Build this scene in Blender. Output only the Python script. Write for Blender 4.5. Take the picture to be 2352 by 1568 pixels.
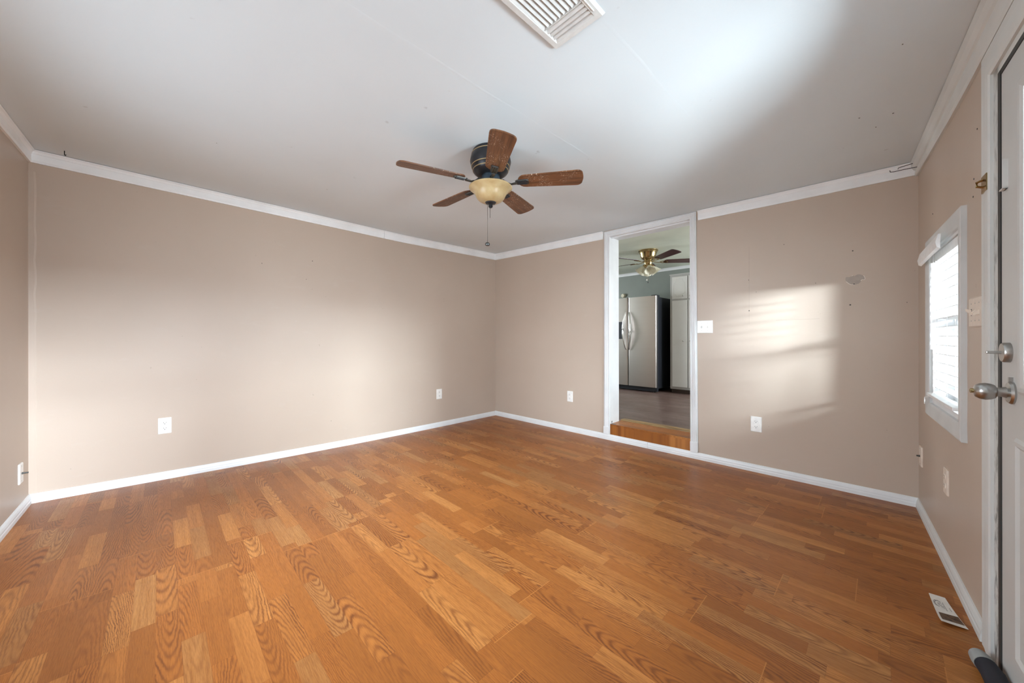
import bpy, bmesh, math, random
from mathutils import Vector, Matrix
for o in list(bpy.data.objects):
    bpy.data.objects.remove(o)
SC = bpy.context.scene
COL = SC.collection
PI = math.pi
random.seed(7)

# ------------------------------------------------------------------ camera
CAM = Vector((3.5159, -3.1319, 1.0))
cd = bpy.data.cameras.new('camera')
cam = bpy.data.objects.new('camera', cd)
COL.objects.link(cam)
cam.location = CAM
cam.rotation_euler = (math.radians(90), math.radians(0.08), math.radians(45.7))
cd.sensor_width = 36.0
cd.lens = 830.0 / 2352.0 * 36.0
cd.shift_y = -8.0 / 2352.0
cd.clip_start = 0.02
cd.clip_end = 200
SC.camera = cam

# ------------------------------------------------------------------ exposure, sky, daylight
SC.view_settings.view_transform = 'Standard'
SC.view_settings.look = 'None'
SC.view_settings.gamma = 1.0
SC.view_settings.use_curve_mapping = False
SC.view_settings.exposure = 0.68
SC.cycles.max_bounces = 10
SC.cycles.diffuse_bounces = 7
SC.cycles.use_denoising = True
SC.cycles.use_light_tree = False
SC.cycles.sample_clamp_indirect = 4.0

w = bpy.data.worlds.new('sky')
SC.world = w
w.use_nodes = True
bg = w.node_tree.nodes['Background']
bg.inputs['Color'].default_value = (0.89, 1.0, 1.10, 1)
bg.inputs['Strength'].default_value = 4.4


def area(name, loc, target, size, power, color=(1, 1, 1), spread=180, size_y=None):
    l = bpy.data.lights.new(name, 'AREA')
    l.energy = power
    l.color = color
    l.shape = 'RECTANGLE'
    l.size = size
    l.size_y = size_y or size
    l.spread = math.radians(spread)
    o = bpy.data.objects.new(name, l)
    COL.objects.link(o)
    o.location = loc
    d = Vector(target) - Vector(loc)
    o.rotation_euler = d.to_track_quat('-Z', 'Y').to_euler()
    return o


# area lamps for daylight through the front door, the window and added unseen windows:
# low sky past the porch roofs, open sky at each opening, and light thrown up by the paving
DAY = (0.87, 1.0, 1.13)
GROUND = (0.93, 1.0, 1.05)
LAMPS = [
    ('daylight_gap_window', (5.5, -2.4, 1.50), (3.70, -0.56, 1.05), 0.8, 25, DAY, 38, 0.18),
    ('daylight_gap_side', (6.0, -2.55, 1.74), (3.86, -2.94, 1.25), 0.9, 30, DAY, 50, 0.5),
    ('daylight_gap_far', (6.4, -1.76, 2.05), (0.0, -1.80, 0.55), 0.7, 175, DAY, 150, 0.5),
    ('daylight_porch_floor', (6.0, -1.6, -0.38), (2.9, -1.5, 2.1), 1.6, 120, GROUND, 170, 2.4),
    ('ceiling_fill_right', (4.80, -2.55, -0.30), (3.4, -1.0, 2.1), 0.9, 170, GROUND, 170, 1.3),  # added lamp that brightens the right side of the ceiling
    ('daylight_paving_side', (6.2, -3.1, -0.38), (2.9, -3.0, 2.1), 1.2, 25, GROUND, 170, 1.6),
    ('daylight_sky_door', (4.05, -1.78, 1.50), (0.0, -1.78, 0.6), 0.5, 24, DAY, 180, 0.8),
    ('daylight_sky_side', (4.16, -2.92, 1.45), (0.0, -2.92, 0.6), 0.8, 32, DAY, 180, 0.6),
    ('rear_fill', (1.67, -4.45, 1.55), (2.2, 0.0, 0.6), 1.2, 92, DAY, 180, 0.8),  # added soft fill for the room, outside the added rear window
]
for q in LAMPS:
    area(*q)
# fill lamps for the kitchen, added with two invented windows out of sight
area('kitchen_fill', (3.92, 2.3, 1.45), (0.6, 1.2, 0.9), 1.1, 60, (0.93, 0.97, 1.0), 180, 1.1)
area('kitchen_fill_far', (-1.78, 1.15, 1.45), (1.2, 1.9, 0.9), 1.0, 38, (0.93, 0.97, 1.0), 180, 1.1)


# ------------------------------------------------------------------ node helpers
class V:
    """one value in a node tree, with arithmetic"""
    def __init__(s, nt, sock):
        s.nt, s.k = nt, sock

    def _m(s, op, *a):
        n = s.nt.nodes.new('ShaderNodeMath')
        n.operation = op
        for i, x in enumerate((s,) + a):
            if isinstance(x, V):
                s.nt.links.new(x.k, n.inputs[i])
            else:
                n.inputs[i].default_value = x
        return V(s.nt, n.outputs[0])

    def __add__(s, b): return s._m('ADD', b)
    def __sub__(s, b): return s._m('SUBTRACT', b)
    def __mul__(s, b): return s._m('MULTIPLY', b)
    def __truediv__(s, b): return s._m('DIVIDE', b)
    __radd__ = __add__
    __rmul__ = __mul__
    def floor(s): return s._m('FLOOR')
    def fract(s): return s._m('FRACT')
    def sqrt(s): return s._m('SQRT')
    def sin(s): return s._m('SINE')
    def abs(s): return s._m('ABSOLUTE')
    def pow(s, b): return s._m('POWER', b)
    def lt(s, b): return s._m('LESS_THAN', b)
    def gt(s, b): return s._m('GREATER_THAN', b)
    def mod(s, b): return s._m('MODULO', b)
    def max(s, b): return s._m('MAXIMUM', b)
    def min(s, b): return s._m('MINIMUM', b)

    def range(s, a, b, c=0.0, d=1.0, smooth=False):
        n = s.nt.nodes.new('ShaderNodeMapRange')
        n.interpolation_type = 'SMOOTHSTEP' if smooth else 'LINEAR'
        s.nt.links.new(s.k, n.inputs[0])
        for i, x in enumerate((a, b, c, d)):
            n.inputs[i + 1].default_value = x
        return V(s.nt, n.outputs[0])


class M:
    def __init__(s, name, rough=0.5, metal=0.0, spec=0.5):
        s.mat = bpy.data.materials.new(name)
        s.mat.use_nodes = True
        s.nt = s.mat.node_tree
        s.b = s.nt.nodes['Principled BSDF']
        s.b.inputs['Roughness'].default_value = rough
        s.b.inputs['Metallic'].default_value = metal
        s.b.inputs['Specular IOR Level'].default_value = spec

    def xyz(s, coord='Object'):
        t = s.nt.nodes.new('ShaderNodeTexCoord')
        x = s.nt.nodes.new('ShaderNodeSeparateXYZ')
        s.nt.links.new(t.outputs[coord], x.inputs[0])
        return [V(s.nt, x.outputs[i]) for i in range(3)]

    def vec(s, x, y, z=0.0):
        n = s.nt.nodes.new('ShaderNodeCombineXYZ')
        for i, q in enumerate((x, y, z)):
            if isinstance(q, V):
                s.nt.links.new(q.k, n.inputs[i])
            else:
                n.inputs[i].default_value = q
        return n.outputs[0]

    def noise(s, vec, scale=1.0, detail=2.0, rough=0.5, dist=0.0):
        n = s.nt.nodes.new('ShaderNodeTexNoise')
        if vec is not None:
            s.nt.links.new(vec, n.inputs['Vector'])
        n.inputs['Scale'].default_value = scale
        n.inputs['Detail'].default_value = detail
        n.inputs['Roughness'].default_value = rough
        n.inputs['Distortion'].default_value = dist
        return V(s.nt, n.outputs[0])

    def white(s, vec):
        n = s.nt.nodes.new('ShaderNodeTexWhiteNoise')
        n.noise_dimensions = '3D'
        s.nt.links.new(vec, n.inputs['Vector'])
        x = s.nt.nodes.new('ShaderNodeSeparateColor')
        s.nt.links.new(n.outputs['Color'], x.inputs[0])
        return [V(s.nt, x.outputs[i]) for i in range(3)]

    def ramp(s, v, stops):
        n = s.nt.nodes.new('ShaderNodeValToRGB')
        s.nt.links.new(v.k, n.inputs[0])
        e = n.color_ramp.elements
        while len(e) < len(stops):
            e.new(0.5)
        for i, (p, c) in enumerate(stops):
            e[i].position = p
            e[i].color = (*c, 1)
        return n.outputs[0]

    def mix(s, f, a, b, mode='MIX'):
        n = s.nt.nodes.new('ShaderNodeMix')
        n.data_type = 'RGBA'
        n.blend_type = mode
        for k, x in ((0, f), (6, a), (7, b)):
            if isinstance(x, V):
                s.nt.links.new(x.k, n.inputs[k])
            elif isinstance(x, bpy.types.NodeSocket):
                s.nt.links.new(x, n.inputs[k])
            elif k == 0:
                n.inputs[0].default_value = x
            else:
                n.inputs[k].default_value = (*x, 1)
        return n.outputs[2]

    def color(s, c):
        if isinstance(c, bpy.types.NodeSocket):
            s.nt.links.new(c, s.b.inputs['Base Color'])
        else:
            s.b.inputs['Base Color'].default_value = (*c, 1)
        return s

    def rough(s, v):
        s.nt.links.new(v.k, s.b.inputs['Roughness'])

    def bump(s, v, strength=0.2, dist=0.002):
        n = s.nt.nodes.new('ShaderNodeBump')
        n.inputs['Strength'].default_value = strength
        n.inputs['Distance'].default_value = dist
        s.nt.links.new(v.k, n.inputs['Height'])
        s.nt.links.new(n.outputs[0], s.b.inputs['Normal'])


def painted(name, col, rough=0.45, var=0.06, grime=None, gscale=3.0, spec=0.4, bump=0.08):
    """paint with a little unevenness, and grime where asked"""
    m = M(name, rough, 0, spec)
    x, y, z = m.xyz()
    v = m.vec(x, y, z)
    n = m.noise(v, 5.0, 4.0)
    c = m.mix(n.range(0.3, 0.7), tuple(q * (1 - var) for q in col), tuple(min(1, q * (1 + var)) for q in col))
    if grime:
        g = m.noise(m.vec(x * 3.0, y * 3.0, z), gscale, 6.0, 0.65).range(0.48, 0.66, 0, 0.8)
        g = (g * (z * -0.45 + 1.35)).min(1.0).max(0.0)
        c = m.mix(g, c, grime)
    m.color(c)
    m.bump(m.noise(v, 60.0, 3.0), bump, 0.002)
    return m.mat


def plain(name, col, rough=0.5, metal=0.0, spec=0.5):
    m = M(name, rough, metal, spec)
    x, y, z = m.xyz()
    n = m.noise(m.vec(x, y, z), 40.0, 3.0)
    m.color(m.mix(n.range(0.3, 0.7), tuple(q * 0.93 for q in col), tuple(min(1, q * 1.05) for q in col)))
    return m.mat


# ------------------------------------------------------------------ materials
def wall_paint():
    m = M('tan_wall_paint', 0.42, 0, 0.35)
    x, y, z = m.xyz()
    v = m.vec(x, y, z)
    big = m.noise(v, 1.3, 3.0)
    c = m.mix(big.range(0.3, 0.7), (0.495, 0.40, 0.322), (0.53, 0.432, 0.35))
    smear = m.noise(m.vec(x * 2.0, y * 2.0, z * 5.0), 3.0, 5.0, 0.6).range(0.6, 0.75, 0, 0.25)
    c = m.mix(smear, c, (0.55, 0.475, 0.41))
    spot = m.noise(v, 38.0, 2.0).range(0.75, 0.80, 0, 0.2)
    c = m.mix(spot, c, (0.2, 0.15, 0.12))
    m.color(c)
    m.bump(m.noise(v, 90.0, 3.0) * 0.5 + m.noise(v, 9.0, 3.0), 0.10, 0.003)
    return m.mat


def ceiling_paint():
    m = M('white_ceiling_paint', 0.55, 0, 0.3)
    x, y, z = m.xyz()
    v = m.vec(x, y, z)
    c = m.mix(m.noise(v, 1.1, 4.0).range(0.3, 0.7), (0.69, 0.755, 0.79), (0.725, 0.79, 0.825))
    spot = m.noise(v, 14.0, 2.0).range(0.75, 0.80, 0, 0.35)
    c = m.mix(spot, c, (0.33, 0.33, 0.32))
    m.color(c)
    m.bump(m.noise(m.vec(x * 2.0, y, z), 7.0, 4.0) + m.noise(v, 70.0, 2.0) * 0.3, 0.12, 0.004)
    return m.mat


def laminate(name, tint=1.0, dark=False):
    """three-strip oak laminate, boards along x"""
    m = M(name, 0.3, 0, 0.30)
    x, y, z = m.xyz()
    SW = 0.0613
    r = (y + 20.0) / SW
    row = r.floor()
    fy = r.fract()
    board = (row / 3.0).floor()
    hb = m.white(m.vec(board, 3.7, 1.1))
    bx = (x + 20.0 + hb[0] * 1.22) / 1.22
    bi = bx.floor()
    fb = bx.fract()
    hr = m.white(m.vec(row, 9.3, 2.2))
    sx = (x + 20.0 + hr[0] * 3.0) / 0.372
    ci = sx.floor()
    fx = sx.fract()
    rnd = m.white(m.vec(row, ci, bi))
    rnd2 = m.white(m.vec(ci, bi, row))
    lx = (fx - 0.5) * 0.372
    # growth rings: distance to a tilted log axis gives cathedral arches
    wob = m.noise(m.vec(x * 11.0 + rnd[0] * 40.0, y * 38.0 + rnd[1] * 30.0, rnd2[0] * 9.0), 1.0, 4.0, 0.65) - 0.5
    yl = (fy - 0.5) * SW + (rnd[2] - 0.5) * 0.10 + wob * 0.020
    side = (rnd2[1].gt(0.5) - 0.5) * 2.0
    ax = (lx + side * (rnd2[0] * 0.45 + 0.12)) * (rnd2[2] * 0.10 + 0.02)
    rr = (yl * yl + ax * ax).sqrt() + (m.noise(m.vec(x * 34.0, y * 240.0, rnd[1] * 7.0), 1.0, 2.0) - 0.5) * 0.0016
    per = rnd[1] * 0.0042 + 0.0042
    ring = (rr / per * (2 * PI)).sin() * 0.5 + 0.5
    ring = ring.pow(1.9)
    # fine pores
    pores = m.noise(m.vec(x * 26.0 + rnd[0] * 60.0, y * 470.0, rnd[2] * 5.0), 1.0, 3.0, 0.6).range(0.46, 0.64)
    streak = m.noise(m.vec(x * 2.0 + rnd2[0] * 60.0, y * 60.0 + rnd2[1] * 50.0, 0.0), 1.0, 4.0, 0.65)
    fade = m.noise(m.vec(x * 5.0 + rnd[2] * 30.0, y * 22.0, rnd[0] * 8.0), 1.0, 2.0).range(0.38, 0.62, 0.5, 1.0)
    amp = rnd2[2].pow(1.3).range(0.05, 0.9, 0.18, 1.0) * fade
    if dark:
        light, mid, deep = (0.21, 0.145, 0.125), (0.145, 0.092, 0.078), (0.07, 0.042, 0.034)
    else:
        light, mid, deep = (0.52, 0.218, 0.058), (0.38, 0.128, 0.026), (0.145, 0.042, 0.011)
    base = m.ramp(rnd[0], [(0.0, tuple(q * 0.74 for q in mid)), (0.22, tuple(q * 0.88 for q in mid)), (0.55, mid), (0.8, tuple((a + b) / 2 for a, b in zip(mid, light))), (1.0, light)])
    if not dark:
        base = m.mix(rnd2[1].gt(0.88) * 0.45, base, (0.40, 0.21, 0.075))
    base = m.mix(streak.range(0.35, 0.7, 0, 0.65), base, tuple(q * 0.70 for q in mid))
    c = m.mix(ring * amp, base, deep)
    c = m.mix(pores * 0.34, c, deep)
    # joints
    ey = (fy - 0.5).abs().gt(0.487)
    jb = (fb - 0.5).abs().gt(0.4988)
    js = (fx - 0.5).abs().gt(0.4975)
    by = (row / 3.0).fract().lt(0.1) * fy.lt(0.022)
    c = m.mix(ey * 0.18, c, deep)
    c = m.mix(js * 0.25, c, deep)
    c = m.mix(by * 0.35, c, deep)
    c = m.mix(jb * 0.38, c, tuple(min(1, q * 1.15) for q in light) if not dark else deep)
    m.color(c)
    dust = m.noise(m.vec(x, y, 0.0), 3.0, 4.0)
    m.rough(dust.range(0.3, 0.7, 0.32, 0.40) + pores * 0.05)
    m.bump(ring * 0.4 * amp + pores * 0.5 + jb * -2.0 + by * -1.0, 0.10, 0.0006)
    return m.mat


def blade_wood(name, a, b, scr=True):
    m = M(name, 0.38, 0, 0.4)
    x, y, z = m.xyz()
    g = m.noise(m.vec(x * 5.0, y * 90.0, z), 1.0, 4.0, 0.6)
    c = m.mix(g.range(0.35, 0.65), a, b)
    if scr:
        s1 = m.noise(m.vec(x * 70.0, y * 300.0, 1.0), 1.0, 1.0).range(0.655, 0.68)
        s2 = m.noise(m.vec(x * 240.0 + y * 130.0, y * 90.0, 4.0), 1.0, 1.0).range(0.665, 0.69)
        patch = m.noise(m.vec(x, y, 2.0), 9.0, 2.0).range(0.47, 0.62)
        c = m.mix((s1 + s2).min(1.0) * patch, c, (0.62, 0.52, 0.42))
    m.color(c)
    return m.mat


def steel(name, col, rough):
    m = M(name, rough, 1.0)
    x, y, z = m.xyz()
    n = m.noise(m.vec(x * 2.0, y * 2.0, z * 160.0), 1.0, 3.0)
    m.color(m.mix(n.range(0.3, 0.7), tuple(q * 0.94 for q in col), col))
    m.rough(n.range(0.3, 0.7, rough * 0.9, rough * 1.1))
    return m.mat


WALL = wall_paint()
CEIL = ceiling_paint()
OAK = laminate('oak_laminate')
DARKOAK = laminate('dark_laminate', dark=True)
TRIM = painted('white_trim_paint', (0.75, 0.76, 0.76), 0.38)
CROWNP = painted('white_crown_paint', (0.86, 0.87, 0.87), 0.4)
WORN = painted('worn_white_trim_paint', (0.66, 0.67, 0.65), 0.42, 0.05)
DIRTY = painted('dirty_white_jamb_paint', (0.60, 0.61, 0.59), 0.45, 0.06, (0.10, 0.10, 0.09), 14.0)
DOORP = painted('grey_white_door_paint', (0.58, 0.58, 0.56), 0.42, 0.03)
CASINGP = painted('chalky_window_paint', (0.62, 0.63, 0.62), 0.5, 0.08)
PLASTIC = plain('white_plate_plastic', (0.86, 0.84, 0.80), 0.3)
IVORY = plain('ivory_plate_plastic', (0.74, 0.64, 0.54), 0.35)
SLOT = plain('dark_slot', (0.03, 0.03, 0.03), 0.6)
IRON = plain('black_iron', (0.02, 0.02, 0.02), 0.5, 0.6)
BRONZE = plain('dark_bronze', (0.032, 0.032, 0.036), 0.33, 0.55)
GOLD = plain('gold_band', (0.52, 0.38, 0.2), 0.35, 0.8)
ARMM = plain('weathered_bronze_arm', (0.085, 0.085, 0.08), 0.38, 0.7)
BRASS = plain('antique_brass', (0.42, 0.31, 0.15), 0.25, 1.0)
NICKEL = plain('satin_nickel', (0.46, 0.455, 0.44), 0.32, 1.0)
VENTP = plain('vent_enamel', (0.70, 0.70, 0.68), 0.4)
DUCT = plain('dark_duct', (0.03, 0.03, 0.03), 0.8)
DARKFOAM = plain('black_foam_sleeve', (0.012, 0.013, 0.02), 0.75)
GREYEND = plain('grey_foam_end', (0.30, 0.31, 0.30), 0.7)
GASKET = plain('black_weatherstrip', (0.035, 0.035, 0.032), 0.6)
STEELF = steel('brushed_steel', (0.62, 0.575, 0.54), 0.34)
STEELH = steel('polished_steel', (0.78, 0.77, 0.76), 0.2)
BLACKP = plain('black_cabinet_side', (0.012, 0.014, 0.02), 0.5)
KWALL = painted('grey_green_wall_paint', (0.25, 0.275, 0.25), 0.5, 0.05)
KCEIL = painted('cream_ceiling_paint', (0.60, 0.63, 0.52), 0.55, 0.04)
KCAB = painted('white_cabinet_paint', (0.72, 0.72, 0.70), 0.35, 0.03)
KCABF = painted('grey_face_frame_paint', (0.50, 0.50, 0.49), 0.4, 0.03)
BEIGE = plain('cream_plastic', (0.72, 0.66, 0.50), 0.4)
BLADEW = blade_wood('scuffed_walnut_blade', (0.085, 0.034, 0.016), (0.19, 0.078, 0.032))
BLADEE = plain('blade_edge', (0.05, 0.045, 0.045), 0.5)
MAHOG = blade_wood('mahogany_blade', (0.045, 0.018, 0.016), (0.075, 0.03, 0.026), False)
RISERW = laminate('step_riser_wood')
BLINDP = plain('white_blind', (0.86, 0.86, 0.85), 0.4)
PAPER = plain('worn_card_paper', (0.70, 0.67, 0.62), 0.6)
PAPERD = painted('stained_brown_print', (0.10, 0.055, 0.03), 0.6, 0.4, (0.015, 0.01, 0.01), 20.0)
INK = plain('dark_ink', (0.09, 0.09, 0.095), 0.6)
CONCRETE = painted('pale_concrete', (0.55, 0.55, 0.53), 0.8)
SIDING = painted('grey_siding', (0.13, 0.135, 0.135), 0.7)
POSTP = painted('grey_post_paint', (0.17, 0.175, 0.175), 0.7)
OUTWHITE = painted('white_outdoor_paint', (0.75, 0.75, 0.75), 0.6)
PATCH = plain('bare_plaster', (0.385, 0.325, 0.275), 0.7)
CHIP = plain('chipped_paint_edge', (0.80, 0.74, 0.66), 0.6)

m = M('clear_glass', 0.02)                       # thin window glass: clear, with a faint mirror sheen
_tr = m.nt.nodes.new('ShaderNodeBsdfTransparent')
_tr.inputs[0].default_value = (0.95, 0.965, 0.96, 1)
_gl = m.nt.nodes.new('ShaderNodeBsdfGlossy')
_gl.inputs['Roughness'].default_value = 0.02
_fr = m.nt.nodes.new('ShaderNodeFresnel')
_fr.inputs[0].default_value = 1.25
_mx = m.nt.nodes.new('ShaderNodeMixShader')
m.nt.links.new(_fr.outputs[0], _mx.inputs[0])
m.nt.links.new(_tr.outputs[0], _mx.inputs[1])
m.nt.links.new(_gl.outputs[0], _mx.inputs[2])
m.nt.links.new(_mx.outputs[0], m.nt.nodes['Material Output'].inputs[0])
GLASS = m.mat

m = M('amber_alabaster_glass', 0.3, 0, 0.5)
gx, gy, gz = m.xyz()
gn = m.noise(m.vec(gx, gy, gz), 14.0, 4.0, 0.6)
m.color(m.mix(gn.range(0.3, 0.7), (0.40, 0.27, 0.12), (0.52, 0.41, 0.23)))
m.b.inputs['Subsurface Weight'].default_value = 0.25
m.b.inputs['Subsurface Radius'].default_value = (0.02, 0.015, 0.01)
AMBER = m.mat

m = M('frosted_bell_glass', 0.35, 0, 0.5)
gx, gy, gz = m.xyz()
gn = m.noise(m.vec(gx, gy, gz), 30.0, 3.0)
m.color(m.mix(gn.range(0.3, 0.7), (0.72, 0.70, 0.56), (0.82, 0.81, 0.70)))
FROST = m.mat


# ------------------------------------------------------------------ mesh helpers
def obj(name, bm, mat, parent=None, smooth=False, bevel=0.0, loc=None):
    me = bpy.data.meshes.new(name)
    bmesh.ops.recalc_face_normals(bm, faces=bm.faces)
    bm.to_mesh(me)
    bm.free()
    o = bpy.data.objects.new(name, me)
    COL.objects.link(o)
    for q in (mat if isinstance(mat, (list, tuple)) else [mat]):
        me.materials.append(q)
    if parent:
        o.parent = parent
    if loc:
        o.location = loc
    if smooth:
        for p in me.polygons:
            p.use_smooth = True
        me.set_sharp_from_angle(angle=math.radians(38))
    if bevel:
        b = o.modifiers.new('bevel', 'BEVEL')
        b.width = bevel
        b.segments = 2
        b.limit_method = 'ANGLE'
        b.angle_limit = math.radians(40)
    return o


def tag(o, label, cat, group=None, kind=None):
    o['label'] = label
    o['category'] = cat
    if group:
        o['group'] = group
    if kind:
        o['kind'] = kind
    return o


def thing(name, label, cat, mat4=None, group=None, kind=None):
    o = bpy.data.objects.new(name, None)
    COL.objects.link(o)
    o.empty_display_size = 0.1
    if mat4 is not None:
        o.matrix_world = mat4
    return tag(o, label, cat, group, kind)


def box(bm, x0, x1, y0, y1, z0, z1, mat=None, mi=0):
    vs = [bm.verts.new(Vector((x, y, z))) for x in (x0, x1) for y in (y0, y1) for z in (z0, z1)]
    if mat is not None:
        for v in vs:
            v.co = mat @ v.co
    for f in ((0, 1, 3, 2), (4, 6, 7, 5), (0, 4, 5, 1), (2, 3, 7, 6), (0, 2, 6, 4), (1, 5, 7, 3)):
        bm.faces.new([vs[i] for i in f]).material_index = mi
    return bm


def lathe(bm, prof, n=32, mat=None, mi=0, axis='Z'):
    rings = []
    for r, z in prof:
        ring = []
        for i in range(n):
            a = 2 * PI * i / n
            p = Vector((r * math.cos(a), r * math.sin(a), z))
            if axis == 'Y':
                p = Vector((p.x, -p.z, p.y))
            if axis == 'X':
                p = Vector((p.z, p.x, p.y))
            ring.append(bm.verts.new(mat @ p if mat is not None else p))
        rings.append(ring)
    for a, b in zip(rings, rings[1:]):
        for i in range(n):
            j = (i + 1) % n
            bm.faces.new((a[i], a[j], b[j], b[i])).material_index = mi
    for ring in (rings[0], rings[-1]):
        bm.faces.new(ring).material_index = mi
    return bm


def tube(bm, pts, r, n=8, flat=1.0, mi=0):
    pts = [Vector(p) for p in pts]
    rings = []
    up = Vector((0, 0, 1))
    for i, p in enumerate(pts):
        a = pts[max(0, i - 1)]
        b = pts[min(len(pts) - 1, i + 1)]
        t = (b - a).normalized()
        s = t.cross(up)
        if s.length < 1e-3:
            s = t.cross(Vector((1, 0, 0)))
        s.normalize()
        u = s.cross(t)
        rad = r[i] if isinstance(r, (list, tuple)) else r
        rings.append([bm.verts.new(p + s * rad * math.cos(2 * PI * k / n) + u * rad * flat * math.sin(2 * PI * k / n)) for k in range(n)])
    for a, b in zip(rings, rings[1:]):
        for k in range(n):
            j = (k + 1) % n
            bm.faces.new((a[k], a[j], b[j], b[k])).material_index = mi
    bm.faces.new(rings[0])
    bm.faces.new(rings[-1])
    return bm


def prism(bm, outline, z0, z1, mat=None, mi=0):
    """outline in local x,y extruded along z"""
    lo = [bm.verts.new((x, y, z0)) for x, y in outline]
    hi = [bm.verts.new((x, y, z1)) for x, y in outline]
    if mat is not None:
        for v in lo + hi:
            v.co = mat @ v.co
    n = len(outline)
    bm.faces.new(lo).material_index = mi
    bm.faces.new(hi).material_index = mi
    for i in range(n):
        j = (i + 1) % n
        bm.faces.new((lo[i], lo[j], hi[j], hi[i])).material_index = mi
    return bm


def skin(bm, rings, close=True, caps=True):
    """rings: lists of points of equal length"""
    R = [[bm.verts.new(p) for p in ring] for ring in rings]
    n = len(R[0])
    for a, b in zip(R, R[1:]):
        for i in range(n if close else n - 1):
            j = (i + 1) % n
            bm.faces.new((a[i], a[j], b[j], b[i]))
    if caps:
        bm.faces.new(R[0])
        bm.faces.new(R[-1])
    return bm


def rrect(w_, h_, r, n=5):
    out = []
    for cx, cy, a0 in ((w_ / 2 - r, h_ / 2 - r, 0), (-w_ / 2 + r, h_ / 2 - r, 90), (-w_ / 2 + r, -h_ / 2 + r, 180), (w_ / 2 - r, -h_ / 2 + r, 270)):
        for i in range(n + 1):
            a = math.radians(a0 + 90 * i / n)
            out.append((cx + r * math.cos(a), cy + r * math.sin(a)))
    return out


# ------------------------------------------------------------------ the plan of the room
PC = Vector((0, 0))
PLt = Vector((-0.105, -3.701))
PR = Vector((3.665, 0.069))
RD = Vector((0.06773, -0.9977))
ND = Vector((0.99997, -0.00736))
PNR = Vector((3.9265, -3.7307))           # corner behind the camera


class Wall:
    """frame of a wall as seen from inside: s to the right, d into the room"""
    def __init__(s, a, b):
        s.a, s.b = a, b
        s.t = (b - a).normalized()
        s.n = Vector((s.t.y, -s.t.x))
        s.len = (b - a).length
        s.rz = math.atan2(s.t.y, s.t.x)

    def p(s, q, h, d=0.0):
        v = s.a + s.t * q + s.n * d
        return Vector((v.x, v.y, h))

    def mat(s, q=0.0, h=0.0, d=0.0):
        return Matrix.Translation(s.p(q, h, d)) @ Matrix.Rotation(s.rz, 4, 'Z')


WL = Wall(PLt, PC)
WB = Wall(PC, PR)
WR = Wall(PR, PNR)
WN = Wall(PNR, PLt)


def zb(x, y):
    """underside of the crown moulding: the old ceiling sags a little"""
    u = min(1.0, max(0.0, x / 3.67))
    back = 1.957 + 0.056 * (1 - u) ** 1.7
    side = 0.06 * max(0.0, (-y - 1.3) / 2.4) * (1 - u)
    return back + side


CH = 0.077
def zc(x, y): return zb(x, y) + CH


def zf(x, y):
    v = min(1.0, max(0.0, -y / 3.7))
    u = min(1.0, max(0.0, x / 3.67))
    return -0.020 * math.sin(PI * v) ** 1.0 * (1 - u) ** 2


# ------------------------------------------------------------------ structure
def quad_grid(f, z_of, n=28, grow=0.06):
    bm = bmesh.new()
    g = []
    for i in range(n + 1):
        row = []
        for j in range(n + 1):
            u = -grow / 3.7 + (1 + 2 * grow / 3.7) * i / n
            v = -grow / 3.7 + (1 + 2 * grow / 3.7) * j / n
            p = (PC * (1 - u) + PR * u) * (1 - v) + (PLt * (1 - u) + PNR * u) * v
            row.append(bm.verts.new((p.x, p.y, z_of(p.x, p.y))))
        g.append(row)
    for i in range(n):
        for j in range(n):
            bm.faces.new((g[i][j], g[i + 1][j], g[i + 1][j + 1], g[i][j + 1]))
    return bm


floor_bm = quad_grid(None, zf)
top = bmesh.ops.extrude_face_region(floor_bm, geom=list(floor_bm.faces))
for v in [q for q in top['geom'] if isinstance(q, bmesh.types.BMVert)]:
    v.co.z -= 0.08
fl = obj('floor', floor_bm, OAK)
tag(fl, 'shiny honey oak laminate floor of the empty living room', 'floor', kind='structure')
cb = quad_grid(None, zc)
top = bmesh.ops.extrude_face_region(cb, geom=list(cb.faces))
for v in [q for q in top['geom'] if isinstance(q, bmesh.types.BMVert)]:
    v.co.z = 2.45
ce = obj('ceiling', cb, CEIL, smooth=True)
tag(ce, 'plain white sagging living room ceiling with faint seams', 'ceiling', kind='structure')


def build_wall(name, W, holes, label, thick=0.12, mat=None, h1=2.40, e0=0.0, e1=0.0, parent=None, z0=-0.1):
    ss = sorted({-e0, W.len + e1, *[q for h in holes for q in h[:2]]})
    hs = sorted({z0, h1, *[q for h in holes for q in h[2:]]})
    bm = bmesh.new()
    for a, b in zip(ss, ss[1:]):
        for c, d in zip(hs, hs[1:]):
            ms, mh = (a + b) / 2, (c + d) / 2
            if any(h[0] < ms < h[1] and h[2] < mh < h[3] for h in holes):
                continue
            box(bm, a, b, 0.0, thick, c, d)
    bmesh.ops.remove_doubles(bm, verts=bm.verts, dist=1e-5)
    # drop inner faces shared by two boxes
    seen = {}
    for f in list(bm.faces):
        k = tuple(sorted(v.index for v in f.verts))
        seen.setdefault(k, []).append(f)
    bm.verts.index_update()
    seen = {}
    for f in bm.faces:
        seen.setdefault(tuple(sorted(v.index for v in f.verts)), []).append(f)
    dead = [f for fs in seen.values() if len(fs) > 1 for f in fs]
    bmesh.ops.delete(bm, geom=dead, context='FACES')
    bmesh.ops.transform(bm, matrix=W.mat(), verts=bm.verts)
    o = obj(name, bm, mat or WALL)
    return tag(o, label, 'wall', kind='structure')


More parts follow.
